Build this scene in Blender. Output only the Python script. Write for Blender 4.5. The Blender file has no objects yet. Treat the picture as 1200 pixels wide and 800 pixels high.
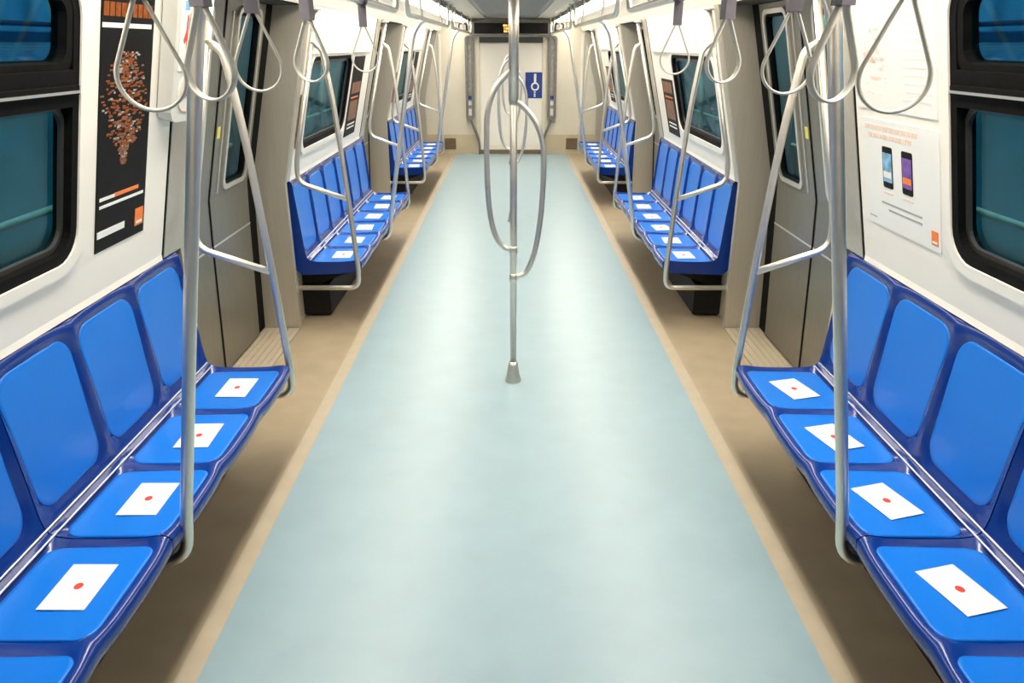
import bpy, math, random
from mathutils import Vector, Matrix
random.seed(7)
S = bpy.context.scene
COL = S.collection
R = math.radians

# ------------------------------------------------------------------ camera
cam_d = bpy.data.cameras.new('camera')
cam = bpy.data.objects.new('camera', cam_d); COL.objects.link(cam)
cam.location = (-0.013, 0.0, 1.82)
cam.rotation_euler = (R(90 - 21.745), 0, 0)
cam_d.sensor_width = 36.0
cam_d.lens = 870 / 1200 * 36
cam_d.shift_x = 0.0017
cam_d.clip_start = 0.02; cam_d.clip_end = 200
S.camera = cam
# ------------------------------------------------------------------ world and exposure
W = bpy.data.worlds.new('world'); S.world = W; W.use_nodes = True
W.node_tree.nodes['Background'].inputs[0].default_value = (0.55, 0.65, 0.75, 1)
W.node_tree.nodes['Background'].inputs[1].default_value = 0.05
S.view_settings.view_transform = 'Standard'
S.view_settings.look = 'None'
S.view_settings.exposure = 0.58
S.view_settings.gamma = 1.0
S.view_settings.use_curve_mapping = False
LAMP_W = 5.2          # watts of each downlight over the benches
LAMP_SPREAD = 96      # louvre angle
DIFF_E = 9.2           # glow of each ceiling diffuser
TUNNEL_W = 46.0  # watts of each added lamp washing the tunnel wall

# ------------------------------------------------------------------ layout (metres, y runs along the car)
CEIL = 2.25
HEAD = 2.04            # top of side walls / door header
BENCH = [(0.57, 3.12), (4.90, 7.45), (9.08, 11.63)]
RECESS = [(-1.05, 0.50), (3.20, 4.80), (7.52, 9.00), (11.72, 13.25)]
BAY = [(0.50, 3.20), (4.80, 7.52), (9.00, 11.72)]
Y0, Y1 = -1.40, 13.70
SIDES = ((-1, 'left'), (1, 'right'))
def wx(z): return 1.44 - 0.235 * (z - 1.07)
_n = math.hypot(1, 0.235)
def wp(s, y, z, off=0.0):               # point on the leaning wall lining, off = distance inwards
    return (s * (wx(z) - off / _n), y, z - off * 0.235 / _n)
def dx(z):                              # door leaf profile
    P = [(0.0, 1.69), (0.8, 1.655), (1.04, 1.64), (2.05, 1.396)]
    for (a, b), (c, d) in zip(P, P[1:]):
        if z <= c: return b + (d - b) * (z - a) / (c - a)
    return P[-1][1]
def dp(s, y, z, off=0.0): return (s * (dx(z) - off), y, z)

# ------------------------------------------------------------------ materials
def mat(name, col, rough=0.5, metal=0.0, coat=0.0, spec=0.5, noise=0.0, crough=0.08, nscale=8.0, bump=0.0, bscale=60.0, stretch=None, emit=None, estr=0.0, rvar=0.0):
    m = bpy.data.materials.new(name); m.use_nodes = True
    nt = m.node_tree; b = nt.nodes['Principled BSDF']
    b.inputs['Base Color'].default_value = (*col, 1)
    b.inputs['Roughness'].default_value = rough
    b.inputs['Metallic'].default_value = metal
    b.inputs['Coat Weight'].default_value = coat
    b.inputs['Coat Roughness'].default_value = crough
    b.inputs['Specular IOR Level'].default_value = spec
    if emit: b.inputs['Emission Color'].default_value = (*emit, 1); b.inputs['Emission Strength'].default_value = estr
    tc = nt.nodes.new('ShaderNodeTexCoord'); mp = nt.nodes.new('ShaderNodeMapping')
    nt.links.new(tc.outputs['Object'], mp.inputs['Vector'])
    if stretch: mp.inputs['Scale'].default_value = stretch
    if noise > 0 or rvar > 0:
        n = nt.nodes.new('ShaderNodeTexNoise'); n.inputs['Scale'].default_value = nscale; n.inputs['Detail'].default_value = 5
        nt.links.new(mp.outputs[0], n.inputs['Vector'])
        if noise > 0:
            r = nt.nodes.new('ShaderNodeValToRGB')
            r.color_ramp.elements[0].position = 0.3; r.color_ramp.elements[1].position = 0.7
            r.color_ramp.elements[0].color = (*[c * (1 - noise) for c in col], 1)
            r.color_ramp.elements[1].color = (*[min(1, c * (1 + noise)) for c in col], 1)
            nt.links.new(n.outputs['Fac'], r.inputs['Fac']); nt.links.new(r.outputs['Color'], b.inputs['Base Color'])
        if rvar > 0:
            q = nt.nodes.new('ShaderNodeMapRange')
            q.inputs['To Min'].default_value = max(0.02, rough - rvar); q.inputs['To Max'].default_value = rough + rvar
            nt.links.new(n.outputs['Fac'], q.inputs['Value']); nt.links.new(q.outputs[0], b.inputs['Roughness'])
    if bump > 0:
        n2 = nt.nodes.new('ShaderNodeTexNoise'); n2.inputs['Scale'].default_value = bscale; n2.inputs['Detail'].default_value = 3
        nt.links.new(mp.outputs[0], n2.inputs['Vector'])
        bp = nt.nodes.new('ShaderNodeBump'); bp.inputs['Strength'].default_value = bump; bp.inputs['Distance'].default_value = 0.01
        nt.links.new(n2.outputs['Fac'], bp.inputs['Height']); nt.links.new(bp.outputs[0], b.inputs['Normal'])
    return m
def glass(name, tint, refl=0.06, rough=0.02):
    m = bpy.data.materials.new(name); m.use_nodes = True; nt = m.node_tree
    for n in list(nt.nodes): nt.nodes.remove(n)
    o = nt.nodes.new('ShaderNodeOutputMaterial'); t = nt.nodes.new('ShaderNodeBsdfTransparent'); g = nt.nodes.new('ShaderNodeBsdfGlossy')
    t.inputs[0].default_value = (*tint, 1); g.inputs['Roughness'].default_value = rough; g.inputs[0].default_value = (0.55, 0.66, 0.70, 1)
    lw = nt.nodes.new('ShaderNodeLayerWeight'); lw.inputs[0].default_value = 0.5
    pw = nt.nodes.new('ShaderNodeMath'); pw.operation = 'POWER'; pw.inputs[1].default_value = 3.0
    f = nt.nodes.new('ShaderNodeMath'); f.operation = 'MULTIPLY_ADD'; f.inputs[1].default_value = 0.35; f.inputs[2].default_value = 0.02
    nt.links.new(lw.outputs['Facing'], pw.inputs[0]); nt.links.new(pw.outputs[0], f.inputs[0])
    mx = nt.nodes.new('ShaderNodeMixShader')
    nt.links.new(f.outputs[0], mx.inputs[0]); nt.links.new(t.outputs[0], mx.inputs[1]); nt.links.new(g.outputs[0], mx.inputs[2])
    nt.links.new(mx.outputs[0], o.inputs[0]); return m
M = dict(
    blue_floor=mat('aisle vinyl', (0.236, 0.338, 0.380), 0.42, spec=0.55, coat=0.36, crough=0.32, noise=0.05, nscale=5, bump=0.02, bscale=140, rvar=0.04),
    beige_floor=mat('beige vinyl', (0.335, 0.268, 0.178), 0.45, noise=0.07, nscale=6, bump=0.02, bscale=150),
    strip=mat('edge strip', (0.39, 0.33, 0.24), 0.45, noise=0.05, nscale=9),
    lining=mat('white lining', (0.88, 0.83, 0.75), 0.32, coat=0.2, noise=0.015, nscale=3),
    cove=mat('white cove', (0.84, 0.80, 0.72), 0.3, coat=0.2, noise=0.01, nscale=3),
    ceil=mat('ceiling panel', (0.75, 0.70, 0.61), 0.4, noise=0.03, nscale=4),
    grille=mat('ceiling grille', (0.36, 0.37, 0.37), 0.4, metal=0.5, noise=0.06, nscale=20),
    pillar=mat('pillar steel', (0.56, 0.52, 0.44), 0.38, metal=0.55, noise=0.05, nscale=3, stretch=(40, 40, 1)),
    door=mat('door steel', (0.26, 0.245, 0.205), 0.36, metal=0.7, noise=0.07, nscale=3, stretch=(30, 30, 1)),
    frame=mat('polished frame', (0.78, 0.76, 0.70), 0.3, metal=0.8, noise=0.03, nscale=10),
    tube=mat('brushed tube', (0.80, 0.76, 0.69), 0.40, metal=1.0, noise=0.03, nscale=30, rvar=0.04),
    rubber=mat('black rubber', (0.006, 0.006, 0.006), 0.65, spec=0.06, noise=0.2, nscale=30),
    bar=mat('dark bar', (0.06, 0.06, 0.055), 0.4, metal=0.3, noise=0.1, nscale=15),
    shell=mat('seat shell', (0.002, 0.028, 0.20), 0.20, coat=0.25, spec=0.4, noise=0.02, nscale=4),
    pad=mat('seat pad', (0.003, 0.155, 0.62), 0.33, coat=0.12, spec=0.38, noise=0.02, nscale=5),
    bead_glint=mat('painted bead glint', (0.80, 0.82, 0.86), 0.3, metal=0.2, noise=0.03, nscale=30),  # highlight painted into the crease bead colour
    black=mat('black box', (0.012, 0.011, 0.010), 0.6, spec=0.2, noise=0.25, nscale=12),
    paper=mat('sticker paper', (0.72, 0.71, 0.69), 0.5, noise=0.01, nscale=20),
    red=mat('red print', (0.62, 0.045, 0.02), 0.5, noise=0.05, nscale=30),
    orange=mat('orange print', (0.85, 0.21, 0.03), 0.5, noise=0.08, nscale=40),
    orange_soft=mat('pale orange print', (0.83, 0.62, 0.52), 0.5, noise=0.05, nscale=40),
    pblack=mat('poster black', (0.005, 0.004, 0.0035), 0.5, spec=0.12, noise=0.2, nscale=6),
    burnt=mat('burnt orange print', (0.27, 0.075, 0.016), 0.5, spec=0.1, noise=0.3, nscale=60),
    postfill=mat('post infill', (0.33, 0.31, 0.28), 0.4, noise=0.3, nscale=30),
    brown=mat('brown print', (0.20, 0.085, 0.04), 0.45, noise=0.4, nscale=25),
    grey_print=mat('grey print', (0.38, 0.37, 0.36), 0.5, noise=0.05, nscale=30),
    pale_print=mat('pale map print', (0.755, 0.75, 0.73), 0.5, noise=0.06, nscale=30),
    pwhite=mat('poster white', (0.83, 0.82, 0.79), 0.35, noise=0.015, nscale=10),
    sky=mat('phone screen blue', (0.20, 0.44, 0.66), 0.4, noise=0.45, nscale=30),
    purple=mat('phone screen purple', (0.18, 0.07, 0.34), 0.4, noise=0.5, nscale=30),
    strap=mat('strap plastic', (0.47, 0.46, 0.41), 0.35, noise=0.05, nscale=20),
    clamp=mat('strap clamp', (0.115, 0.105, 0.13), 0.4, noise=0.1, nscale=20),
    housing=mat('grey housing', (0.62, 0.62, 0.58), 0.35, noise=0.03, nscale=8),
    endwall=mat('end wall lining', (0.70, 0.64, 0.52), 0.4, noise=0.03, nscale=4),
    tan=mat('tan kick panel', (0.55, 0.46, 0.31), 0.45, noise=0.05, nscale=6),
    vent=mat('brown vent', (0.17, 0.12, 0.065), 0.5, noise=0.15, nscale=20),
    dgrey=mat('dark grey post', (0.17, 0.165, 0.155), 0.4, noise=0.15, nscale=20),
    sblue=mat('sign blue', (0.012, 0.045, 0.26), 0.4, noise=0.08, nscale=20),
    yellow=mat('yellow print', (0.75, 0.66, 0.12), 0.5, noise=0.05, nscale=20),
    led=mat('led amber', (0.8, 0.3, 0.05), 0.5, emit=(1.0, 0.42, 0.08), estr=2.2),
    diffuser=mat('lamp diffuser', (0.9, 0.88, 0.82), 0.4, emit=(1.0, 0.91, 0.76), estr=DIFF_E),
    glass=glass('tinted pane', (0.50, 0.78, 0.84)),
    dglass=glass('door pane', (0.62, 0.82, 0.84)),
    tunnel=mat('tunnel paint', (0.045, 0.20, 0.25), 0.6, noise=0.5, nscale=1.1, bump=0.1, bscale=6),
    tunnel_blue=mat('tunnel blue band', (0.045, 0.19, 0.30), 0.5, noise=0.35, nscale=1.6),
    pipe=mat('pale pipe', (0.42, 0.52, 0.40), 0.5, noise=0.15, nscale=6),
    ground=mat('ballast', (0.05, 0.055, 0.055), 0.9, noise=0.4, nscale=14, bump=0.4, bscale=25),
    lampglass=mat('added tunnel tube', (0.9, 0.95, 1.0), 0.4, emit=(0.75, 0.92, 1.0), estr=2.0),
)

# ------------------------------------------------------------------ helpers
class MB:
    def __init__(s): s.v = []; s.f = []; s.sm = []
    def add(s, vs, fs, smooth=False):
        o = len(s.v); s.v += [tuple(v) for v in vs]
        for f in fs: s.f.append(tuple(i + o for i in f)); s.sm.append(smooth)
        return s
    def hexa(s, p):                      # eight corners: 4 bottom ring, 4 top ring
        return s.add(p, [(0, 3, 2, 1), (4, 5, 6, 7), (0, 1, 5, 4), (1, 2, 6, 5), (2, 3, 7, 6), (3, 0, 4, 7)])
    def box(s, x0, x1, y0, y1, z0, z1):
        return s.hexa([(x0, y0, z0), (x1, y0, z0), (x1, y1, z0), (x0, y1, z0), (x0, y0, z1), (x1, y0, z1), (x1, y1, z1), (x0, y1, z1)])
    def patch(s, fn, y0, y1, z0, z1, a, b):    # slab on a curved surface fn(y,z,off) from off a to off b
        return s.hexa([fn(y0, z0, a), fn(y1, z0, a), fn(y1, z1, a), fn(y0, z1, a), fn(y0, z0, b), fn(y1, z0, b), fn(y1, z1, b), fn(y0, z1, b)])
    def tube(s, pts, r, n=12, closed=False, cap=True):
        pts = [Vector(p) for p in pts]; N = len(pts)
        T = []
        for i in range(N):
            a = pts[(i - 1) % N] if (closed or i > 0) else pts[i]; b = pts[(i + 1) % N] if (closed or i < N - 1) else pts[i]
            T.append((b - a).normalized())
        u = T[0].orthogonal().normalized(); vs = []; fs = []
        for i in range(N):
            u = (u - T[i] * u.dot(T[i])).normalized(); w = T[i].cross(u)
            rr = r[i] if isinstance(r, (list, tuple)) else r
            for k in range(n):
                t = 2 * math.pi * k / n; vs.append(pts[i] + (u * math.cos(t) + w * math.sin(t)) * rr)
        for i in range(N if closed else N - 1):
            j = (i + 1) % N
            for k in range(n): fs.append((i * n + k, i * n + (k + 1) % n, j * n + (k + 1) % n, j * n + k))
        s.add(vs, fs, True)
        if cap and not closed:
            o = len(s.v) - len(vs)
            s.f.append(tuple(o + k for k in range(n))[::-1]); s.sm.append(False)
            s.f.append(tuple(o + (N - 1) * n + k for k in range(n))); s.sm.append(False)
        return s
    def band(s, pts, axis, w, th, closed=True):     # flat strap swept along a closed curve, axis = width direction
        pts = [Vector(p) for p in pts]; A = Vector(axis).normalized(); N = len(pts); vs = []; fs = []
        for i in range(N):
            t = (pts[(i + 1) % N] - pts[(i - 1) % N]).normalized(); nn = t.cross(A).normalized()
            for a, b in ((-.5, -.3), (-.3, -.5), (.3, -.5), (.5, -.3), (.5, .3), (.3, .5), (-.3, .5), (-.5, .3)):
                vs.append(pts[i] + A * (a * w) + nn * (b * th))
        for i in range(N):
            j = (i + 1) % N
            for k in range(8): fs.append((i * 8 + k, i * 8 + (k + 1) % 8, j * 8 + (k + 1) % 8, j * 8 + k))
        return s.add(vs, fs, True)
    def lathe(s, prof, c=(0, 0, 0), n=20):
        vs = []; fs = []
        for r, z in prof:
            for k in range(n): t = 2 * math.pi * k / n; vs.append((c[0] + r * math.cos(t), c[1] + r * math.sin(t), c[2] + z))
        for i in range(len(prof) - 1):
            for k in range(n): fs.append((i * n + k, i * n + (k + 1) % n, (i + 1) * n + (k + 1) % n, (i + 1) * n + k))
        s.add(vs, fs, True); return s
    def ring(s, fn, outer, inner, a, b):    # frame between two outlines (same count) on surface fn, thickness a..b
        N = len(outer); vs = [fn(*p, b) for p in outer] + [fn(*p, b) for p in inner] + [fn(*p, a) for p in inner] + [fn(*p, a) for p in outer]
        fs = []
        for k in range(N):
            j = (k + 1) % N
            for q in range(4): fs.append((q * N + k, q * N + j, ((q + 1) % 4) * N + j, ((q + 1) % 4) * N + k))
        return s.add(vs, fs)
    def fill(s, fn, outline, a, b):         # plate with thickness
        N = len(outline); vs = [fn(*p, b) for p in outline] + [fn(*p, a) for p in outline]
        fs = [tuple(range(N)), tuple(range(2 * N - 1, N - 1, -1))] + [(k, k + N, (k + 1) % N + N, (k + 1) % N) for k in range(N)]
        return s.add(vs, fs)
    def prism(s, prof, y0, y1, caps=True):  # (x,z) outline pulled along y
        N = len(prof); vs = [(x, y0, z) for x, z in prof] + [(x, y1, z) for x, z in prof]
        fs = [(k, (k + 1) % N, (k + 1) % N + N, k + N) for k in range(N)]
        if caps: fs += [tuple(range(N))[::-1], tuple(range(N, 2 * N))]
        return s.add(vs, fs)
    def build(s, name, m, parent=None, base=None, fix=True):
        L = Vector(base) if base is not None else (Vector(parent['_b']) if parent is not None and '_b' in parent else Vector((0, 0, 0)))
        me = bpy.data.meshes.new(name)
        me.from_pydata([tuple(Vector(v) - L) for v in s.v], [], s.f)
        me.polygons.foreach_set('use_smooth', s.sm)
        me.materials.append(M[m] if isinstance(m, str) else m)
        if fix:
            import bmesh
            bm = bmesh.new(); bm.from_mesh(me); bmesh.ops.recalc_face_normals(bm, faces=bm.faces); bm.to_mesh(me); bm.free()
        me.update()
        o = bpy.data.objects.new(name, me); COL.objects.link(o)
        if parent is not None:
            o.parent = parent; o['_b'] = tuple(L)
        else: o.location = L
        return o
def root(name, loc, label, cat, group=None, kind=None):
    o = bpy.data.objects.new(name, None); COL.objects.link(o); o.location = loc; o['_b'] = tuple(loc); o.empty_display_size = 0.1
    tag(o, label, cat, group, kind); return o
def tag(o, label, cat, group=None, kind=None):
    o['label'] = label; o['category'] = cat
    if group: o['group'] = group
    if kind: o['kind'] = kind
    return o
def copy_tree(o, parent=None):
    c = o.copy(); COL.objects.link(c); c.parent = parent
    for ch in list(o.children): copy_tree(ch, c)
    return c
def rrect(y0, y1, z0, z1, r, n=6):
    P = []
    for cy, cz, a in ((y1 - r, z1 - r, 0), (y0 + r, z1 - r, 90), (y0 + r, z0 + r, 180), (y1 - r, z0 + r, 270)):
        for k in range(n + 1): t = R(a + 90 * k / n); P.append((cy + r * math.cos(t), cz + r * math.sin(t)))
    return P
def rect_like(y0, y1, z0, z1, n=6):      # rectangle sampled like rrect
    P = []
    for (cy, cz), (ey, ez) in (((y1, z1), ((0, -1), (-1, 0))), ((y0, z1), ((1, 0), (0, -1))), ((y0, z0), ((0, 1), (1, 0))), ((y1, z0), ((-1, 0), (0, 1)))):
        for k in range(n + 1):
            t = k / n - .5; d = 0.12
            e = ey if t < 0 else ez; q = abs(t) * 2 * d
            P.append((cy + e[0] * q, cz + e[1] * q))
    return P
def fillet(pts, rad, n=7):
    pts = [Vector(p) for p in pts]; out = [pts[0]]
    for i in range(1, len(pts) - 1):
        p, a, b = pts[i], pts[i - 1], pts[i + 1]; r = rad[i] if isinstance(rad, dict) and i in rad else (rad if not isinstance(rad, dict) else 0.05)
        d1 = (a - p); d2 = (b - p); q = min(r, d1.length * .48, d2.length * .48)
        s1 = p + d1.normalized() * q; s2 = p + d2.normalized() * q
        for k in range(n + 1):
            t = k / n; out.append(s1 * (1 - t) ** 2 + p * 2 * t * (1 - t) + s2 * t * t)
    out.append(pts[-1]); return out
def spline(pts, n=8):
    P = [Vector(p) for p in pts]; P = [P[0] * 2 - P[1]] + P + [P[-1] * 2 - P[-2]]; out = []
    for i in range(1, len(P) - 2):
        for k in range(n):
            t = k / n; a, b, c, d = P[i - 1], P[i], P[i + 1], P[i + 2]
            out.append(.5 * ((2 * b) + (c - a) * t + (2 * a - 5 * b + 4 * c - d) * t * t + (3 * b - a - 3 * c + d) * t ** 3))
    out.append(P[-2]); return out

# ================================================================== SETTING
# ---- floor
fl = MB().box(-1.74, 1.74, Y0, Y1, -0.08, 0.0).build('floor', 'beige_floor')
tag(fl, 'carriage floor of beige vinyl with a pale blue aisle down the middle', 'floor', kind='structure')
MB().box(-0.978, 0.978, Y0, Y1 - .02, 0.0, 0.005).build('aisle_covering', 'blue_floor', fl)
for s, _ in SIDES: MB().box(*sorted((s * .978, s * 1.047)), Y0, Y1 - .02, 0.0, 0.0042).build('edge_strip', 'strip', fl)
for s, _ in SIDES:
    for a, b in RECESS:
        m = MB().box(*sorted((s * 1.46, s * 1.72)), a + .02, b - .02, 0.0, 0.014)
        for k in range(5): x = 1.49 + k * .042; m.box(*sorted((s * x, s * (x + .018))), a + .04, b - .04, .014, .02)
        m.build('door_sill', 'strip', fl)

# ---- ceiling
ce = root('ceiling', (0, 6, HEAD), 'cream carriage ceiling with grey centre grille and rounded white coves', 'ceiling', kind='structure')
MB().box(-.44, .44, Y0, Y1, CEIL, CEIL + .03).build('centre_panel', 'grille', ce)
y = Y0 + .1
for k in range(25):
    m = MB()
    for q in range(6): m.box(-.38, .38, y + q * .1, y + q * .1 + .05, CEIL - .012, CEIL)
    m.build('grille_slats', 'grille', ce); y += .6
for s, _ in SIDES:
    MB().box(*sorted((s * .44, s * .70)), Y0, Y1, CEIL - .012, CEIL + .03).build('side_panel', 'ceil', ce)
    MB().box(*sorted((s * .70, s * .735)), Y0, Y1, CEIL - .05, CEIL + .03).build('shadow_groove', 'bar', ce)
    P = [(1.0, 2.20), (1.07, 2.185), (1.13, 2.15), (1.175, 2.10), (1.205, 2.05), (1.215, HEAD), (1.26, HEAD), (1.26, 2.26), (1.0, 2.26)]
    MB().prism([(s * x, z) for x, z in P], Y0, Y1).build('cove', 'cove', ce)
    MB().box(*sorted((s * .735, s * 1.0)), Y0, Y1, CEIL + .0, CEIL + .03).build('lamp_tray', 'cove', ce)
MB().box(-1.9, 1.9, Y0 - .1, Y1 + .2, CEIL + .04, CEIL + .1).build('roof', 'cove', ce)

# ---- side walls
WIN = [(0.92, 2.315, 1.185, 1.995), (5.06, 6.41, 1.17, 1.757), (9.24, 10.55, 1.17, 1.757)]
for s, nm in SIDES:
    w = root('wall_' + nm, (s * 1.47, 6, 0), f'white leaning side wall lining on the {nm} of the carriage', 'wall', kind='structure')
    F = lambda y, z, o, s=s: wp(s, y, z, o)
    for i, (a, b) in enumerate(BAY):
        pa, pb = a + .09, b - .22
        wy0, wy1, wz0, wz1 = WIN[i]
        m = MB()
        m.ring(F, rect_like(wy0 - .1, wy1 + .06, 1.06, 2.03), rrect(wy0, wy1, wz0, wz1, .10), -.03, 0)
        m.patch(F, wy1 + .06, pb, 1.06, 2.03, -.03, 0); m.patch(F, pa, wy0 - .1, 1.06, 2.03, -.03, 0)
        m.patch(F, pa, pb, 1.0, 1.06, -.03, 0); m.patch(F, pa, pb, 2.03, HEAD + .004, -.03, 0)
        m.build('lining_panel', 'lining', w)
        MB().ring(F, rrect(wy0 - .035, wy1 + .035, wz0 - .035, wz1 + .035 if wz1 + .035 < 2.03 else 2.03, .13), rrect(wy0 + .003, wy1 - .003, wz0 + .003, wz1 - .003, .10), -.02, .012).build('window_surround', 'lining', w)
        MB().box(*sorted((s * 1.495, s * 1.54)), pa, pb, 0.0, 1.0).build('lower_panel', 'tan', w)
        MB().box(*sorted((s * 1.452, s * 1.54)), pa, pb, .995, 1.02).build('ledge', 'lining', w)
        MB().box(*sorted((s * 1.30, s * 1.495)), a + .25, b - .25, 0.02, 0.24).build('heater_cover', 'black', w)
        # pillars either side of the bay with the black joint beside the lining
        for y0, y1, je in ((a, a + .085, a + .0875), (b - .205, b, b - .2125)):
            q = MB(); q.patch(F, y0, y1, 1.0, HEAD + .004, -.10, .004)
            q.box(*sorted((s * 1.497, s * 1.60)), y0, y1, 0, 1.0); q.build('pillar', 'pillar', w)
            MB().patch(F, je - .0055, je + .0055, 1.0, HEAD, -.03, .002).build('joint', 'rubber', w)
    for a, b in RECESS:      # door pocket jambs and header
        for y0, y1 in ((a - .03, a + .012), (b - .012, b + .03)):
            q = MB()
            for z0, z1 in ((0, 1.0), (1.0, HEAD)):
                xi = lambda z: (1.46 if z < 1.0 else wx(z)) ; zz = (z0 + 1e-4 if z0 >= 1 else z0)
                x0, x1 = (1.456, 1.456) if z1 == 1.0 else (wx(1.0), wx(HEAD))
                q.hexa([(s * x0, y0, z0), (s * 1.74, y0, z0), (s * 1.74, y1, z0), (s * x0, y1, z0), (s * x1, y0, z1), (s * 1.74, y0, z1), (s * 1.74, y1, z1), (s * x1, y1, z1)])
            q.build('jamb', 'pillar', w)
        MB().box(*sorted((s * 1.213, s * 1.74)), a, b, HEAD, HEAD + .04).build('header', 'bar', w)
    MB().box(*sorted((s * 1.74, s * 1.76)), Y0, Y1, -.05, .03).build('sole_bar', 'bar', w)

# ---- side windows
k = 0
for s, nm in SIDES:
    for i, (y0, y1, z0, z1) in enumerate(WIN):
        k += 1; F = lambda y, z, o, s=s: wp(s, y, z, o)
        where = ('nearest', 'middle', 'farthest')[i]
        g = root(f'window_{k}', wp(s, (y0 + y1) / 2, z0), f'{where} carriage window on the {nm} wall in a black rubber frame', 'window', kind='structure')
        hop = i == 0
        lt = 1.655 if hop else z1 - .04
        t = .036
        MB().ring(F, rrect(y0, y1, z0, z1, .10), rrect(y0 + t, y1 - t, z0 + t, z1 - t * .8, .075), -.05, .006).build('gasket', 'rubber', g)
        if hop:
            MB().patch(F, y0 + .04, y1 - .04, 1.655, 1.755, -.045, .012).build('crossbar', 'rubber', g)
            MB().patch(F, y0 + .03, y1 - .03, 1.690, 1.716, .012, .022).build('rail', 'rubber', g)
            MB().patch(F, y0 + .03, y1 - .03, 1.696, 1.703, .022, .025).build('rail_edge', 'frame', g)
            MB().ring(F, rrect(y0 + .04, y1 - .04, 1.745, z1 - .03, .05), rrect(y0 + .10, y1 - .068, 1.772, z1 - .058, .045), -.04, .004).build('hopper_frame', 'rubber', g)
            MB().fill(F, rrect(y0 + .07, y1 - .07, 1.76, z1 - .04, .03), -.026, -.02).build('hopper_pane', 'glass', g)
        MB().fill(F, rrect(y0 + .03, y1 - .03, z0 + .03, lt + .02 if hop else z1 - .02, .06), -.036, -.03).build('pane', 'glass', g)
        # slim inner seal, slightly lighter
        MB().ring(F, rrect(y0 + t - .004, y1 - t + .004, z0 + t - .004, lt + .004, .07), rrect(y0 + t + .014, y1 - t - .014, z0 + t + .014, lt - .014, .06), -.03, -.018).build('inner_seal', 'bar', g)

# ---- doors
k = 0
for s, nm in SIDES:
    for i, (a, b) in enumerate(RECESS):
        k += 1; F = lambda y, z, o, s=s: dp(s, y, z, o)
        where = ('behind the viewpoint', 'nearest', 'middle', 'farthest')[i]
        d = root(f'door_{k}', (s * 1.67, (a + b) / 2, .02), f'{where} pair of grey steel sliding doors on the {nm} side', 'door', kind='structure')
        c = (a + b) / 2
        for (y0, y1, wy0, wy1, gap) in ((a + .17, c - .008, a + .26, c - .19, (a + .005, a + .17)), (c + .008, b - .17, c + .19, b - .26, (b - .17, b - .005))):
            l = MB().patch(F, y0, y1, .025, .8, -.035, 0)
            l.patch(F, y0, y1, .8, 1.04, -.035, 0)
            l.ring(F, rect_like(y0, y1, 1.04, HEAD - .005), rrect(wy0, wy1, 1.085, 1.985, .05), -.035, 0)
            lo = l.build('leaf', 'door', d)
            MB().ring(F, rrect(wy0 - .022, wy1 + .022, 1.063, 2.005, .06), rrect(wy0 + .004, wy1 - .004, 1.09, 1.981, .045), -.03, .012).build('window_frame', 'frame', lo)
            MB().ring(F, rrect(wy0 + .002, wy1 - .002, 1.088, 1.983, .045), rrect(wy0 + .02, wy1 - .02, 1.105, 1.966, .035), -.03, .003).build('seal', 'rubber', lo)
            MB().fill(F, rrect(wy0 + .008, wy1 - .008, 1.094, 1.977, .03), -.02, -.014).build('pane', 'dglass', lo)
            gb = MB()
            for z0, z1 in ((.02, .8), (.8, 1.04), (1.04, HEAD)): gb.patch(F, gap[0], gap[1], z0, z1, -.03, -.012)
            gb.build('edge_seal', 'rubber', d)
            MB().patch(F, y0, y1, .775, .785, 0, .002).build('seam_line', 'frame', lo)
        gb = MB()
        for z0, z1 in ((.02, .8), (.8, 1.04), (1.04, HEAD - .005)): gb.patch(F, c - .008, c + .008, z0, z1, -.03, .004)
        gb.build('centre_seal', 'rubber', d)
        if i > 0:
            MB().patch(F, c + .035, c + .075, 1.36, 1.42, 0, .002).build('yellow_decal', 'yellow', d)
            MB().patch(F, c + .10, c + .112, 1.06, 1.98, 0, .006).build('grip_strip', 'frame', d)

# ---- end wall with gangway door
ew = root('wall_end', (0, Y1, 0), 'beige end wall of the carriage around the white gangway door', 'wall', kind='structure')
for s in (-1, 1):
    MB().box(*sorted((s * .60, s * 1.78)), Y1, Y1 + .06, .34, 2.3).build('lining_panel', 'endwall', ew)
    MB().box(*sorted((s * .60, s * 1.78)), Y1 - .012, Y1 + .05, 0, .34).build('kick_panel', 'tan', ew)
    MB().box(*sorted((s * .545, s * .60)), Y1 - .03, Y1 + .06, 0, 1.95).build('door_jamb', 'endwall', ew)
    vb = MB().box(*sorted((s * .985, s * 1.185)), Y1 - .024, Y1 - .012, .085, .275).build('vent', 'vent', ew)
    for q in range(4): MB().box(*sorted((s * 1.0, s * 1.17)), Y1 - .03, Y1 - .024, .1 + q * .044, .122 + q * .044).build('vent_slat', 'vent', vb)
    pb = MB().box(*sorted((s * 1.21, s * 1.25)), Y1 - .02, Y1, .34, 2.0).build('cover_strip', 'lining', ew)
MB().box(-.60, .60, Y1 - .02, Y1 + .06, 1.95, 2.3).build('bulkhead', 'ceil', ew)
MB().box(-.545, .545, Y1 - .04, Y1 + .05, 0, .075).build('gangway_sill', 'vent', ew)
MB().box(-.545, .545, Y1 - .03, Y1 + .02, 1.86, 1.95).build('lintel', 'bar', ew)
dr = root('door_9', (0, Y1, .075), 'white gangway door in the middle of the end wall', 'door', kind='structure')
MB().box(-.545, .545, Y1 + .012, Y1 + .05, .075, 1.86).build('leaf', 'lining', dr)
MB().box(-.50, -.04, Y1 + .004, Y1 + .012, .14, 1.80).build('raised_panel', 'lining', dr)
MB().box(.04, .50, Y1 + .004, Y1 + .012, .14, 1.80).build('raised_panel', 'lining', dr)
MB().box(-.012, .012, Y1 + .0, Y1 + .012, .08, 1.86).build('centre_strip', 'frame', dr)
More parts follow.
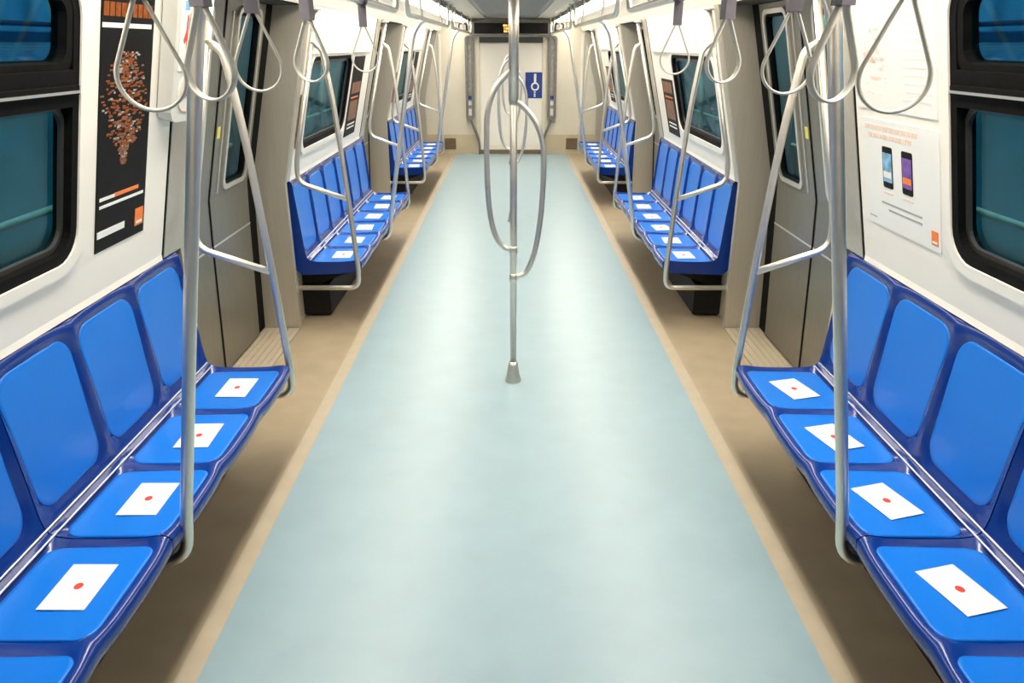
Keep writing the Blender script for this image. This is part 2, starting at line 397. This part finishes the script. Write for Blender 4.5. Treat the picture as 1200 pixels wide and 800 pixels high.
# back wall behind the viewpoint
bw = MB().box(-1.78, 1.78, Y0 - .05, Y0, 0, 2.3).build('wall_back', 'lining')
tag(bw, 'plain cream end wall behind the viewpoint', 'wall', kind='structure')

# ---- tunnel outside the windows
for s, nm in SIDES:
    t = root('wall_tunnel_' + nm, (s * 2.7, 10, -.6), f'blue and teal painted tunnel wall outside the {nm} windows', 'wall', kind='structure')
    MB().box(*sorted((s * 2.7, s * 2.9)), -4, 32, -.6, 1.62).build('lower_band', 'tunnel', t)
    MB().box(*sorted((s * 2.7, s * 2.9)), -4, 32, 1.62, 3.6).build('upper_band', 'tunnel_blue', t)
    MB().box(*sorted((s * 2.66, s * 2.7)), -4, 32, 1.60, 1.64).build('cable_tray', 'black', t)
    MB().tube([(s * 2.66, -4, 1.93), (s * 2.66, 32, 1.93)], .014, 6).build('cable', 'black', t)
    MB().tube([(s * 2.64, -4, .95), (s * 2.64, 32, .95)], .02, 6).build('pipe', 'pipe', t)
    for q in range(12):
        yy = 2.22 + q * 2.1
        MB().tube(spline([(s * 2.62, yy, -.5), (s * 2.62, yy, .7), (s * 2.60, yy + .03, 1.2), (s * 2.58, yy + .22, 1.55), (s * 2.6, yy + .3, 2.2)]), .03, 8).build('pale_curve', 'pipe', t)  # pale curved tube, repeated along the wall
        MB().box(*sorted((s * 2.60, s * 2.7)), yy + .75, yy + 1.15, .55, 1.32).build('equipment_box', 'tunnel_blue', t)
    for q in range(5):  # added lamps, out of view, brighten the tunnel wall behind the windows
        yy = 2.0 + q * 5
        lr = root('added_tunnel_lamp', (s * 2.15, yy, 2.75), f'added unseen lamp on the {nm} tunnel wall, number {("one", "two", "three", "four", "five")[q]} counting away from the viewpoint', 'lamp', 'added tunnel lamps')
        MB().box(*sorted((s * 2.10, s * 2.69)), yy - .03, yy + .03, 2.80, 2.84).build('bracket', 'black', lr)
        MB().prism([(s * 2.06, 2.80), (s * 2.06, 2.66), (s * 2.075, 2.66), (s * 2.08, 2.785), (s * 2.24, 2.80), (s * 2.24, 2.815)], yy - 2.2, yy + 2.2).build('shade', 'black', lr)
        MB().tube([(s * 2.15, yy - 2.1, 2.75), (s * 2.15, yy + 2.1, 2.75)], .02, 8).build('tube', 'lampglass', lr)
        ld = bpy.data.lights.new('added tunnel light', 'AREA'); ld.shape = 'RECTANGLE'; ld.size = .06; ld.size_y = 4.2; ld.energy = TUNNEL_W; ld.color = (.75, .92, 1); ld.spread = R(110)
        lo = bpy.data.objects.new('added_light', ld); COL.objects.link(lo); lo.parent = lr; lo.location = (s * .03, 0, -.02); lo.rotation_euler = (0, R(-52) * s, 0)
gr = MB().box(-6, 6, -5, 33, -.75, -.6).build('floor_tunnel', 'ground'); tag(gr, 'dark track bed under and beside the carriage', 'ground', kind='structure')

# ================================================================== CEILING LAMPS
SEG = [(.74, 2.84), (2.88, 4.98), (5.02, 7.12), (7.16, 9.26), (9.30, 11.40), (11.44, 13.62)]
words = ('first', 'second', 'third', 'fourth', 'fifth', 'sixth', 'seventh')
for s, nm in SIDES:
    for i, (a, b) in enumerate(SEG):
        l = root('ceiling_lamp', (s * .867, (a + b) / 2, 2.2), f'long white lamp diffuser in the {nm} ceiling row, {words[i]} from the viewpoint', 'lamp', 'long ceiling lamps')
        P = [(.737, 2.235), (.76, 2.205), (.82, 2.192), (.87, 2.188), (.92, 2.19), (.97, 2.197), (.998, 2.21), (.998, 2.248), (.737, 2.248)]
        MB().prism([(s * x, z) for x, z in P], a, b).build('diffuser', 'diffuser', l)
        for yy in (a - .012, b - .01): MB().box(*sorted((s * .737, s * .998)), yy, yy + .022, 2.19, 2.248).build('end_cap', 'frame', l)
        ld = bpy.data.lights.new('lamp downlight', 'AREA'); ld.shape = 'RECTANGLE'; ld.size = .16; ld.size_y = b - a - .06
        ld.energy = LAMP_W * (b - a) / 2.1; ld.spread = R(LAMP_SPREAD); ld.color = (1.0, .95, .86)
        lo = bpy.data.objects.new('downlight', ld); COL.objects.link(lo); lo.parent = l; lo.location = (0, 0, -.02)

# ================================================================== BENCHES
# cross-section of the moulded shell: seat then backrest, distance from centre line and height
PROF = [(1.040, .385), (1.026, .395), (1.019, .410), (1.017, .428), (1.020, .441), (1.028, .4495), (1.043, .4530), (1.065, .4515), (1.10, .447), (1.16, .4435), (1.24, .4420), (1.31, .4425),
        (1.355, .446), (1.385, .456), (1.402, .474), (1.410, .505), (1.416, .56), (1.422, .64), (1.429, .73), (1.437, .82), (1.444, .90), (1.449, .955), (1.452, .985), (1.460, 1.0), (1.480, 1.003), (1.493, .99)]
def dense(P, n):
    sp = spline([(x, 0, z) for x, z in P], 10)
    L = [0]
    for p, q in zip(sp, sp[1:]): L.append(L[-1] + (q - p).length)
    return sp, L
SP, SL = dense(PROF, 0)
def at_len(a):
    a = min(max(a, 0), SL[-1] - 1e-6); lo, hi = 0, len(SL) - 1
    while hi - lo > 1:
        m = (lo + hi) // 2
        if SL[m] <= a: lo = m
        else: hi = m
    t = (a - SL[lo]) / (SL[hi] - SL[lo]); return SP[lo].lerp(SP[hi], t), (SP[hi] - SP[lo]).normalized()
def len_at(pred):
    for p, l in zip(SP, SL):
        if pred(p): return l
A_SEAT = (len_at(lambda p: p.x > 1.046 and p.z > .44), len_at(lambda p: p.x > 1.374))
A_BACK = (len_at(lambda p: p.z > .500), len_at(lambda p: p.z > .958))
PITCH = .425
def half_w(a, a0, a1, r):               # backrest pads narrow a little towards the foot
    t = min(max((a - a0) / (a1 - a0), 0), 1)
    return PITCH * .5 - .017 - (.014 * (1 - t) if r > .06 else .004 * t)
def inset(sv, a, half=.0):
    """signed 'depth inside the pad outline' in metres, seat or back"""
    best = -1
    for (a0, a1), r in ((A_SEAT, .05), (A_BACK, .075)):
        hw = half_w(a, a0, a1, r)
        qx = abs((sv - .5) * PITCH) - (hw - r); qz = abs(a - (a0 + a1) / 2) - ((a1 - a0) / 2 - r)
        d = math.hypot(max(qx, 0), max(qz, 0)) + min(max(qx, qz), 0) - r
        best = max(best, -d)
    return best
def shell_pt(s, sv, a, y0, idx, depth=None):
    p, t = at_len(a); nrm = Vector((-t.z, 0, t.x))          # upwards / inwards
    if nrm.z < 0 and p.z < .6 and p.x > 1.03: nrm = -nrm
    d = inset(sv, a)
    if depth is None:
        k = min(max((d + .004) / .012, 0), 1); k = k * k * (3 - 2 * k); off = -.013 * k
        e = abs(2 * sv - 1)                                   # raised rib between neighbours
        off += .007 * max(0, (e - .80) / .20) ** 1.5 * (1 if p.z > .44 else .3)
    else: off = depth
    q = p + nrm * off
    # scalloped front edge and top edge
    e = abs(2 * sv - 1)
    fw = max(0, 1 - (p.x - 1.019) / .16) if p.z < .5 else 0
    q.x += .011 * e ** 3 * fw
    if p.z > .80: q.z -= .014 * e ** 2.5 * min(1, (p.z - .8) / .18)
    return (s * q.x, y0 + (idx + sv) * PITCH, q.z)
def make_bench(s):
    b = root('bench_seat', (0, 0, 0), 'x', 'bench')
    NA, NS = 64, 18
    for mod in range(2):
        m = MB(); vs = []; cols = 3 * NS + 1
        back = [(1.495, .93), (1.49, .40), (1.44, .355), (1.12, .368), (1.06, .372)]
        rows = NA + 1
        for j in range(cols):
            idx = mod * 3 + min(j // NS, 2); sv = (j - (idx - mod * 3) * NS) / NS
            gap = .0025 if j == 0 else (-.0025 if j == cols - 1 else 0)
            for i in range(rows):
                x, y, z = shell_pt(s, sv, SL[-1] * i / NA, 0, idx); vs.append((x, y + gap, z))
            for x, z in back: vs.append((s * x, (idx + sv) * PITCH + gap, z))
        n = rows + len(back); fs = []
        for j in range(cols - 1):
            for i in range(n): fs.append((j * n + i, j * n + (i + 1) % n, (j + 1) * n + (i + 1) % n, (j + 1) * n + i))
        m.add(vs, fs, True)
        m.add([vs[i] for i in range(n)], [tuple(range(n))]); m.add([vs[(cols - 1) * n + i] for i in range(n)], [tuple(range(n))])
        sh = m.build('shell', 'shell', b)
    for idx in range(6):
        for nm, (a0, a1), r in (('seat_pad', A_SEAT, .05), ('back_pad', A_BACK, .075)):
            m = MB(); O = []
            base = rrect(-1, 1, a0 + .012, a1 - .012, 1e-4)     # placeholder, real outline below
            H2 = (a1 - a0) / 2 - .007; W2 = PITCH * .5 - .028
            out = rrect(-W2, W2, -H2, H2, r - .006, 8); ca = (a0 + a1) / 2; rings = []
            def W(u, v):
                return u * (half_w(ca + v, a0, a1, r) - .007) / W2, v
            vs = []; K = [1.0, .985, .93, .8, .6, .35, .12]
            vs += [shell_pt(s, .5 + W(u, v)[0] / PITCH, ca + v, 0, idx, -.014) for u, v in out]
            for q in K:
                dep = -.0075 if q == 1.0 else (-.005 if q > .95 else -.0052)
                if nm == 'seat_pad': dep -= 0
                else: dep -= .004 * (1 - q * q)
                vs += [shell_pt(s, .5 + W(u * q, v * q)[0] / PITCH, ca + v * q, 0, idx, dep) for u, v in out]
            N = len(out); fs = []
            for k2 in range(len(K)):
                for i in range(N): fs.append((k2 * N + i, k2 * N + (i + 1) % N, (k2 + 1) * N + (i + 1) % N, (k2 + 1) * N + i))
            fs.append(tuple(len(K) * N + i for i in range(N)))
            m.add(vs, fs, True); m.build(nm, 'pad', b)
    for x, z in ((1.376, .4605), (1.396, .476)):  # near-white beads stand in for glints along the glossy crease
        MB().tube([(s * x, .01, z), (s * x, 6 * PITCH - .01, z)], .0032, 6).build('glint_bead', 'bead_glint', b)
    for yy in (.20, 1.275, 2.35):
        m = MB().prism([(s * x, z) for x, z in ((1.10, .375), (1.10, .345), (1.49, .20), (1.49, .365))], yy - .03, yy + .03)
        m.build('support_bracket', 'black', b)
    return b
bw_ = ('nearest', 'middle', 'farthest')
sticker_p = None
for s, nm in SIDES:
    p = make_bench(s)
    for i, (a, b) in enumerate(BENCH):
        o = p if i == 0 else copy_tree(p)
        o.location = (0, a, 0)
        tag(o, f'{bw_[i]} blue moulded six-seat bench along the {nm} wall', 'bench', 'blue moulded benches')
# stickers
ords = ('first', 'second', 'third', 'fourth', 'fifth', 'sixth')
random.seed(11)
for s, nm in SIDES:
    for i, (a, b) in enumerate(BENCH):
        for idx in range(6):
            far = 5 - idx
            if i == 0 and far > 3: continue
            yc = a + (idx + .5) * PITCH + (.012 if s < 0 else .0); xc = 1.198 if s < 0 else 1.215
            rot = random.uniform(-2, 2) if s < 0 else random.uniform(13, 17)
            if i > 0: rot = random.uniform(-5, 5)
            if sticker_p is None:
                r = root('sticker', (0, 0, 0), 'x', 'sticker')
                MB().box(-.064, .064, -.092, .092, 0, .0012).build('paper', 'paper', r)
                d = MB(); d.add([(.012 * math.cos(R(t * 30)), .0135 * math.sin(R(t * 30)), .0018) for t in range(12)] + [(.012 * math.cos(R(t * 30)), .0135 * math.sin(R(t * 30)), .0012) for t in range(12)],
                                [tuple(range(12))] + [(t, t + 12, (t + 1) % 12 + 12, (t + 1) % 12) for t in range(12)])
                d.build('dot', 'red', r); sticker_p = r; o = r
            else: o = copy_tree(sticker_p)
            o.location = (s * xc, yc, .4402); o.rotation_euler = (0, 0, R(rot))
            side = f'{bw_[i]} {nm} bench'
            tag(o, f'white red-dotted sticker on the {ords[far]} seat from far end of {side}', 'sticker', 'seat distancing stickers')

# ================================================================== GRAB FRAMES AT THE BENCH ENDS
TR = .0165
def end_frame(s):
    r = root('grab_rail', (0, 0, 0), 'x', 'grab rail')
    A = [(1.49, 0, .284), (1.045, 0, .284), (1.04, 0, .42), (1.066, 0, .86), (1.115, 0, 1.50), (1.158, 0, 1.80), (wx(1.835) - .045, 0, 1.835)]
    MB().tube(fillet([(s * x, y, z) for x, y, z in A], {1: .11, 2: .03, 3: .1, 4: .3, 5: .085}), TR, 14).build('front_tube', 'tube', r)
    B = [(1.068, 0, .885), (1.385, 0, .995), (wx(1.12) - .045, 0, 1.12), (wx(2.02) - .045, 0, 2.02)]
    MB().tube(fillet([(s * x, y, z) for x, y, z in B], {1: .10, 2: .05}), TR * .94, 14).build('armrest_tube', 'tube', r)
    fx = wx(2.02) - .045
    MB().lathe([(.0, 0), (.034, 0), (.034, .012), (.022, .02), (0, .022)], (s * fx, 0, 2.014), 16).build('ceiling_flange', 'tube', r)
    m = MB().tube([(s * 1.455, 0, .284), (s * 1.5, 0, .284)], .03, 16); m.build('wall_flange', 'tube', r)
    return r
for s, nm in SIDES:
    p = end_frame(s); first = True
    for i, (a, b) in enumerate(BENCH):
        for y, en in ((a - .06, 'near'), (b + .05, 'far')):
            if i == 0 and en == 'near': continue
            o = p if first else copy_tree(p); first = False
            o.location = (0, y, 0)
            tag(o, f'bent steel grab frame with armrest tube at the {en} end of the {bw_[i]} {nm} bench', 'grab rail', 'bench end grab frames')
# mid-bench poles
def mid_pole(s):
    r = root('grab_pole', (0, 0, 0), 'x', 'pole')
    A = [(1.30, 0, .30), (1.035, 0, .30), (1.012, 0, .48), (.866, 0, 1.30), (.757, 0, 1.90), (.70, 0, 1.985), (.655, 0, 2.0)]
    MB().tube(fillet([(s * x, y, z) for x, y, z in A], {1: .10, 2: .06, 3: .2, 4: .07, 5: .03}), .0185, 16).build('pole', 'tube', r)
    MB().box(*sorted((s * 1.26, s * 1.32)), -.045, .045, .27, .37).build('seat_bracket', 'black', r)
    return r
for s, nm in SIDES:
    p = mid_pole(s)
    for i, (a, b) in enumerate(BENCH):
        o = p if i == 0 else copy_tree(p)
        o.location = (0, (1.93, 6.15, 10.36)[i], 0)
        tag(o, f'leaning steel pole rising from the middle of the {bw_[i]} {nm} bench', 'pole', 'mid-bench poles')
# overhead rails
for s, nm in SIDES:
    for (a, b, lab) in ((-1.0, 4.6, 'near'), (5.05, 8.35, 'middle'), (8.9, 13.2, 'far')):
        r = root('overhead_rail', (s * .655, (a + b) / 2, 2.0), f'{lab} steel overhead grab rail under the {nm} ceiling lamps', 'grab rail', 'overhead grab rails')
        MB().tube(fillet([(s * .655, a, CEIL - .02), (s * .655, a, 2.0), (s * .655, b, 2.0), (s * .655, b, CEIL - .02)], .11), .0165, 14).build('rail', 'tube', r)
        for yy in (a, b): MB().lathe([(0, -.006), (.038, -.006), (.038, .006), (0, .006)], (s * .655, yy, CEIL - .018), 16).build('flange', 'frame', r)
        n = max(1, round((b - a) / 1.4)); 
        for q in range(n):
            yy = a + (b - a) * (q + .5) / n
            MB().tube([(s * .655, yy, 2.0), (s * .675, yy, CEIL - .012)], .010, 8).build('hanger', 'tube', r)

# ================================================================== HAND STRAPS
def make_strap():
    r = root('hand_strap', (0, 0, 0), 'x', 'strap')
    pts = []; rc, zc, za = .057, -.233, -.098            # ring radius, ring centre, apex
    al = math.acos(rc / (za - zc))                        # tangent angle from the apex
    n = 26
    for k in range(n + 1):
        t = math.pi / 2 + al + (2 * math.pi - 2 * al) * k / n
        pts.append((rc * math.cos(t), 0, zc + rc * math.sin(t)))
    e = Vector(pts[-1]); b0 = Vector(pts[0]); ap = Vector((0, 0, za))
    for k in range(1, 6): pts.append(tuple(e.lerp(ap + Vector((.005, 0, 0)), k / 5)))
    for k in range(5): pts.append(tuple((ap - Vector((.005, 0, 0))).lerp(b0, k / 5)))
    MB().band(pts, (0, 1, 0), .020, .0065).build('loop', 'strap', r)
    MB().box(-.017, .017, -.016, .016, -.106, -.022).build('clamp', 'clamp', r)
    MB().tube([(-.0, -.022, 0), (0, .022, 0)], .026, 14).build('collar', 'clamp', r)
    return r
sp = make_strap(); first = True
ST = {-1: [(1.41, 16), (1.69, -14), (2.02, 10), (2.56, -14), (3.52, 8)], 1: [(1.37, -16), (1.635, 20), (1.91, -8), (2.49, 16), (3.23, -8)]}
for s, nm in SIDES:
    for i, (y, rz) in enumerate(ST[s]):
        o = sp if first else copy_tree(sp); first = False
        o.location = (s * .655, y, 2.0); o.rotation_euler = (0, 0, R(rz))
        tag(o, f'grey hand strap loop on the {nm} overhead rail, {ords[i]} from the viewpoint', 'strap', 'hand straps')

# ================================================================== CENTRE POLES
def centre_pole():
    r = root('centre_pole', (0, 0, 0), 'x', 'pole')
    MB().tube([(0, 0, .01), (0, 0, CEIL - .015)], .0185, 18).build('pole', 'tube', r)
    MB().tube([(0, 0, 1.56), (0, 0, CEIL - .02)], .0255, 18).build('upper_sleeve', 'tube', r)
    MB().lathe([(0, .005), (.046, .005), (.046, .018), (.040, .03), (.029, .10), (.024, .125), (.0, .125)], n=24).build('base', 'tube', r)
    MB().lathe([(0, CEIL - .04), (.03, CEIL - .04), (.045, CEIL - .014), (0, CEIL - .014)], n=20).build('top_flange', 'tube', r)
    L = [(0, 0, 1.715), (-.04, 0, 1.68), (-.098, 0, 1.61), (-.132, 0, 1.50), (-.139, 0, 1.36), (-.138, 0, 1.18), (-.127, 0, 1.00), (-.10, 0, .875), (-.055, 0, .803), (0, 0, .785)]
    MB().tube(spline(L, 7), .0145, 14).build('loop', 'tube', r)
    K = [(0, 0, 1.565), (.05, 0, 1.53), (.112, 0, 1.455), (.148, 0, 1.36), (.158, 0, 1.24), (.152, 0, 1.05), (.135, 0, .88), (.108, 0, .75), (.065, 0, .655), (0, 0, .63)]
    MB().tube(spline(K, 7), .0145, 14).build('loop', 'tube', r)
    for z in (1.71, .785, 1.56, .63): MB().lathe([(.0185, -.022), (.022, -.02), (.022, .02), (.0185, .022)], (0, 0, z), 18).build('collar', 'tube', r)
    return r
cp = centre_pole()
for i, (y, rz) in enumerate(((3.94, 0), (8.15, 8), (12.45, 0))):
    o = cp if i == 0 else copy_tree(cp)
    o.location = (.004, y, 0); o.rotation_euler = (0, 0, R(rz))
    tag(o, f'{bw_[i]} steel centre pole with two side loops standing in the blue aisle', 'pole', 'centre poles')

# ================================================================== POSTERS AND NOTICES
def FW(s): return lambda y, z, o: wp(s, y, z, o)
# black advert, left
F = FW(-1)
p = root('poster', wp(-1, 2.62, 1.165), 'tall black advert with orange word cloud beside the near left window', 'poster')
y0, y1 = 2.435, 2.79
MB().patch(F, y0, y1, 1.165, 2.01, 0, .003).build('sheet', 'pblack', p)
m = MB()
for k in range(9): a = y0 + .012 + k * .037; m.patch(F, a, a + .030, 1.905, 1.945, .003, .0042)
m.build('heading', 'burnt', p)
MB().patch(F, y0 + .006, y1 - .02, 1.872, 1.886, .003, .0042).build('subheading', 'pwhite', p)
random.seed(3)
mo = MB(); mg = MB(); mbn = MB()
for k in range(620):
    z = random.uniform(1.44, 1.80); t = (z - 1.44) / .36
    half = .012 + .135 * math.sin(math.pi * min(1, max(0, .06 + .80 * t)))
    if t < .18: half *= .35
    u = random.gauss(0, .55)
    if abs(u) > 1.1: continue
    yy = (y0 + y1) / 2 - .005 + u * half; L = random.uniform(.008, .024)
    (mg if random.random() < .13 else (mbn if random.random() < .45 else mo)).patch(F, yy - L / 2, yy + L / 2, z, z + .0055, .003, .0040 + random.random() * .0003)
for mm, nme, mt in ((mo, 'word_cloud', 'burnt'), (mbn, 'word_cloud_dark', 'brown'), (mg, 'word_cloud_grey', 'grey_print')):
    mm.build(nme, mt, p)['kind'] = 'stuff'
MB().patch(F, y0 + .02, y0 + .12, 1.337, 1.348, .003, .0042).build('text_line', 'pwhite', p)
MB().patch(F, y0 + .12, y1 - .06, 1.337, 1.350, .003, .0042).build('text_line', 'orange', p)
MB().patch(F, y0 + .02, y1 - .02, 1.312, 1.322, .003, .0042).build('text_line', 'pwhite', p)
MB().patch(F, y0 + .01, y0 + .20, 1.212, 1.236, .003, .0042).build('caption_box', 'pwhite', p)
lg = MB().patch(F, y1 - .075, y1 - .012, 1.198, 1.262, .003, .0042).build('logo', 'orange', p)
MB().patch(F, y1 - .066, y1 - .022, 1.206, 1.216, .0042, .005).build('logo_text', 'pwhite', lg)
# right: map notice and phone advert
F = FW(1)
p = root('map_notice', wp(1, 2.66, 1.605), 'white network map notice above the phone advert on the right wall', 'notice')
MB().patch(F, 2.39, 2.955, 1.605, 2.02, 0, .004).build('sheet', 'pwhite', p)
m = MB()
for k in range(14):
    z = 1.985 - k * .026; m.patch(F, 2.42, 2.42 + random.uniform(.15, .22), z, z + .008, .004, .0048)
m.build('text_block', 'pale_print', p)
m = MB(); random.seed(5)
for k in range(26):
    cy, cz = 2.80, 1.79; t = random.uniform(0, 6.28); q = random.uniform(.01, .085)
    m.patch(F, cy + q * math.cos(t) - .012, cy + q * math.cos(t) + .012, cz + q * math.sin(t) - .006, cz + q * math.sin(t) + .006, .004, .0046)
m.build('map_lines', 'orange_soft', p)['kind'] = 'stuff'
m = MB()
for k in range(30):
    cy, cz = 2.82, 1.78; t = random.uniform(0, 6.28); q = random.uniform(.06, .13)
    m.patch(F, cy + q * math.cos(t) - .01, cy + q * math.cos(t) + .01, cz + q * math.sin(t) - .003, cz + q * math.sin(t) + .003, .0047, .0052)
m.build('map_marks', 'pale_print', p)['kind'] = 'stuff'
p = root('poster', wp(1, 2.66, 1.18), 'white advert with two phones and orange heading on the right wall', 'poster')
MB().patch(F, 2.385, 2.92, 1.18, 1.572, 0, .004).build('sheet', 'pwhite', p)
m = MB()
for row, (z, a, b) in enumerate(((1.535, 2.52, 2.90), (1.507, 2.56, 2.88))):
    yy = a
    while yy < b:
        L = random.uniform(.018, .04); m.patch(F, yy, min(yy + L, b), z, z + .016, .004, .005); yy += L + .009
m.build('heading', 'orange_soft', p)
for (cy, scr) in ((2.735, 'sky'), (2.592, 'purple')):
    ph = MB().fill(F, rrect(cy - .037, cy + .037, 1.335, 1.482, .008, 3), .004, .0055).build('phone', 'pblack', p)
    MB().patch(F, cy - .032, cy + .032, 1.357, 1.460, .0055, .0062).build('phone_screen', scr, ph)
    MB().patch(F, cy - .028, cy + .030, 1.372, 1.394, .0062, .0067).build('phone_picture', 'orange' if scr == 'purple' else 'pwhite', ph)
    MB().patch(F, cy - .034, cy + .034, 1.312, 1.318, .004, .0048).build('phone_name', 'orange_soft', p)
for z, a, b in ((1.272, 2.50, 2.79), (1.250, 2.50, 2.74)):
    MB().patch(F, a, b, z, z + .007, .004, .0048).build('text_line', 'grey_print', p)
lg = MB().patch(F, 2.398, 2.44, 1.200, 1.248, .004, .0052).build('logo', 'orange', p)
MB().patch(F, 2.404, 2.434, 1.206, 1.213, .0052, .006).build('logo_text', 'pwhite', lg)
MB().patch(F, 2.84, 2.90, 1.205, 1.209, .004, .0046).build('small_print', 'grey_print', p)
# far bays
for s, nm in SIDES:
    F = FW(s)
    for i, (a, b) in ((1, (4.95, 7.2)), (2, (9.15, 11.4))):
        p = root('frieze_sheet', wp(s, (a + b) / 2, 1.77), f'blank white strip panel above the {bw_[i]} window on the {nm} wall', 'panel')
        MB().patch(F, a, b, 1.772, 1.985, .0005, .013).build('sheet', 'pwhite', p)
        MB().patch(F, a, b, 1.766, 1.773, .0005, .016).build('edge_strip', 'frame', p)
        q = WIN[i][1] + .10
        p = root('poster', wp(s, q + .25, 1.09), f'small dark brown advert beyond the {bw_[i]} window on the {nm} wall', 'poster')
        MB().patch(F, q, q + .46, 1.09, 1.55 if s > 0 else 1.735, 0, .004).build('sheet', 'pblack', p)
        MB().patch(F, q + .05, q + .42, 1.44, 1.53, .004, .005).build('heading', 'brown', p)
        for z in (1.40, 1.18, 1.15): MB().patch(F, q + .07, q + .38, z, z + .012, .004, .005).build('text_line', 'pwhite' if z < 1.2 else 'orange', p)
        MB().patch(F, q + .06, q + .4, 1.22, 1.38, .004, .005).build('picture', 'brown', p)
F = FW(-1)
for i, a in ((1, 4.905), (2, 9.10)):
    p = root('poster', wp(-1, a + .06, 1.2), f'narrow reddish brown advert just before the {bw_[i]} left window', 'poster')
    MB().patch(F, a, a + .12, 1.2, 1.53, .005, .009).build('sheet', 'brown', p)
    random.seed(i); m = MB()
    for k in range(26): yy = a + random.uniform(.01, .09); z = random.uniform(1.22, 1.5); m.patch(F, yy, yy + .02, z, z + .008, .009, .010)
    m.build('speckle_print', 'orange_soft', p)
# emergency unit on the left pillar
e = root('emergency_unit', wp(-1, 3.0, 1.565), 'grey emergency call unit with red handle symbol on the left door pillar', 'emergency unit')
F = FW(-1)
out = [(2.85, HEAD - .01), (2.85, 1.60), (2.865, 1.572), (2.895, 1.562), (3.06, 1.562), (3.09, 1.572), (3.105, 1.60), (3.105, HEAD - .01)]
MB().fill(F, out, .004, .055).build('housing', 'housing', e)
MB().patch(F, 2.885, 3.07, 1.745, 2.02, .055, .058).build('label_plate', 'pwhite', e)
c0 = 2.965
m = MB().fill(F, [(c0 + u, v) for u, v in ((-.03, 1.79), (.0, 1.80), (.005, 1.86), (.035, 1.885), (.02, 1.905), (.0, 1.89), (-.005, 1.935), (-.03, 1.935), (-.035, 1.88), (-.055, 1.85), (-.045, 1.838), (-.03, 1.852))], .058, .0595); m.build('handle_symbol', 'red', e)
for z in (1.763, 1.995): MB().patch(F, 2.91, 3.04, z, z + .009, .058, .0595).build('text_line', 'grey_print', e)
MB().patch(F, 2.91, 3.02, 1.952, 1.982, .058, .0595).build('text_block', 'sky', e)
MB().fill(F, rrect(2.895, 3.045, 1.60, 1.722, .058, 5), .055, .0585).build('call_plate', 'housing', e)
MB().ring(F, rrect(2.895, 3.045, 1.60, 1.722, .058, 5), rrect(2.905, 3.035, 1.61, 1.712, .05, 5), .0585, .0595).build('call_ring', 'orange_soft', e)
MB().fill(F, rrect(2.945, 2.995, 1.655, 1.70, .02, 4), .0585, .063).build('call_button', 'red', e)

# ================================================================== END WALL THINGS
for s, nm in SIDES:
    g = root('gangway_post', (s * .715, Y1 - .03, .59), f'dark grey upright post with white marks {"left" if s < 0 else "right"} of the gangway door', 'post', 'gangway posts')
    FE = lambda x, z, o, s=s: (s * x, Y1 - o, z)
    MB().ring(FE, rrect(.645, .79, .59, 1.97, .06), rrect(.685, .75, .64, 1.93, .03), .0, .10).build('rim', 'dgrey', g)
    MB().fill(FE, rrect(.66, .775, .60, 1.95, .05), .0, .045).build('infill', 'postfill', g)
    for z0, z1 in ((.67, .78), (.84, .91)): MB().patch(FE, .69, .745, z0, z1, .045, .05).build('white_mark', 'pwhite', g)
    MB().patch(FE, .69, .745, .94, 1.0, .045, .05).build('dark_mark', 'sblue', g)
    MB().tube(spline([(s * .70, Y1 - .06, .60), (s * .665, Y1 - .09, .50), (s * .60, Y1 - .09, .34), (s * .565, Y1 - .08, .19), (s * .56, Y1 - .08, .006)]), .022, 10).build('hose', 'dgrey', g)
    c = root('loudspeaker', (s * .80, Y1 - .28, 2.03), f'small black ceiling unit above the {nm} gangway post', 'speaker')
    MB().fill(lambda x, z, o, s=s: (s * x, Y1 - o, z), rrect(.72, .88, 2.03, 2.16, .03), .20, .34).build('body', 'black', c)
    MB().box(*sorted((s * .78, s * .82)), Y1 - .29, Y1 - .25, 2.15, 2.24).build('bracket', 'frame', c)
    MB().fill(lambda x, z, o, s=s: (s * x, Y1 - o, z), rrect(.75, .85, 2.05, 2.14, .02), .34, .345).build('front_grille', 'dgrey', c)
sg = root('door_sign', (.405, Y1, .957), 'blue notice with white symbol on the gangway door', 'sign')
FE = lambda x, z, o: (x, Y1 - o, z)
MB().patch(FE, .22, .59, .93, 1.41, -.004, .0).build('backing', 'pwhite', sg)
MB().patch(FE, .25, .57, .955, 1.385, .0, .003).build('sheet', 'sblue', sg)
MB().ring(FE, rrect(.35, .49, 1.08, 1.22, .068), rrect(.375, .465, 1.105, 1.195, .044), .003, .005).build('ring_symbol', 'pwhite', sg)
MB().patch(FE, .40, .44, 1.22, 1.36, .003, .005).build('symbol_stem', 'pwhite', sg)
for z in (1.045, 1.01, .98): MB().patch(FE, .40, .43, z, z + .022, .003, .005).build('text_line', 'pwhite', sg)
ds = root('destination_display', (0, Y1 - .2, 1.97), 'dark display box with amber lettering above the gangway door', 'display')
MB().patch(FE, -.70, .70, 1.975, 2.19, .03, .22).build('housing', 'dgrey', ds)
MB().patch(FE, -.62, .62, 2.0, 2.165, .22, .224).build('screen', 'black', ds)
m = MB()
random.seed(2)
for k in range(3):
    for (u, v) in [(0, 0), (0, 1), (0, 2), (1, 2), (2, 1), (1, 0), (2, 0), (2, 2), (1, 1)]:
        if random.random() < .75: m.patch(FE, -.13 + k * .042 + u * .012, -.13 + k * .042 + u * .012 + .009, 2.02 + v * .045, 2.02 + v * .045 + .032, .224, .226)
m.build('amber_text', 'led', ds)
for o in list(bpy.data.objects):
    if '_b' in o: del o['_b']
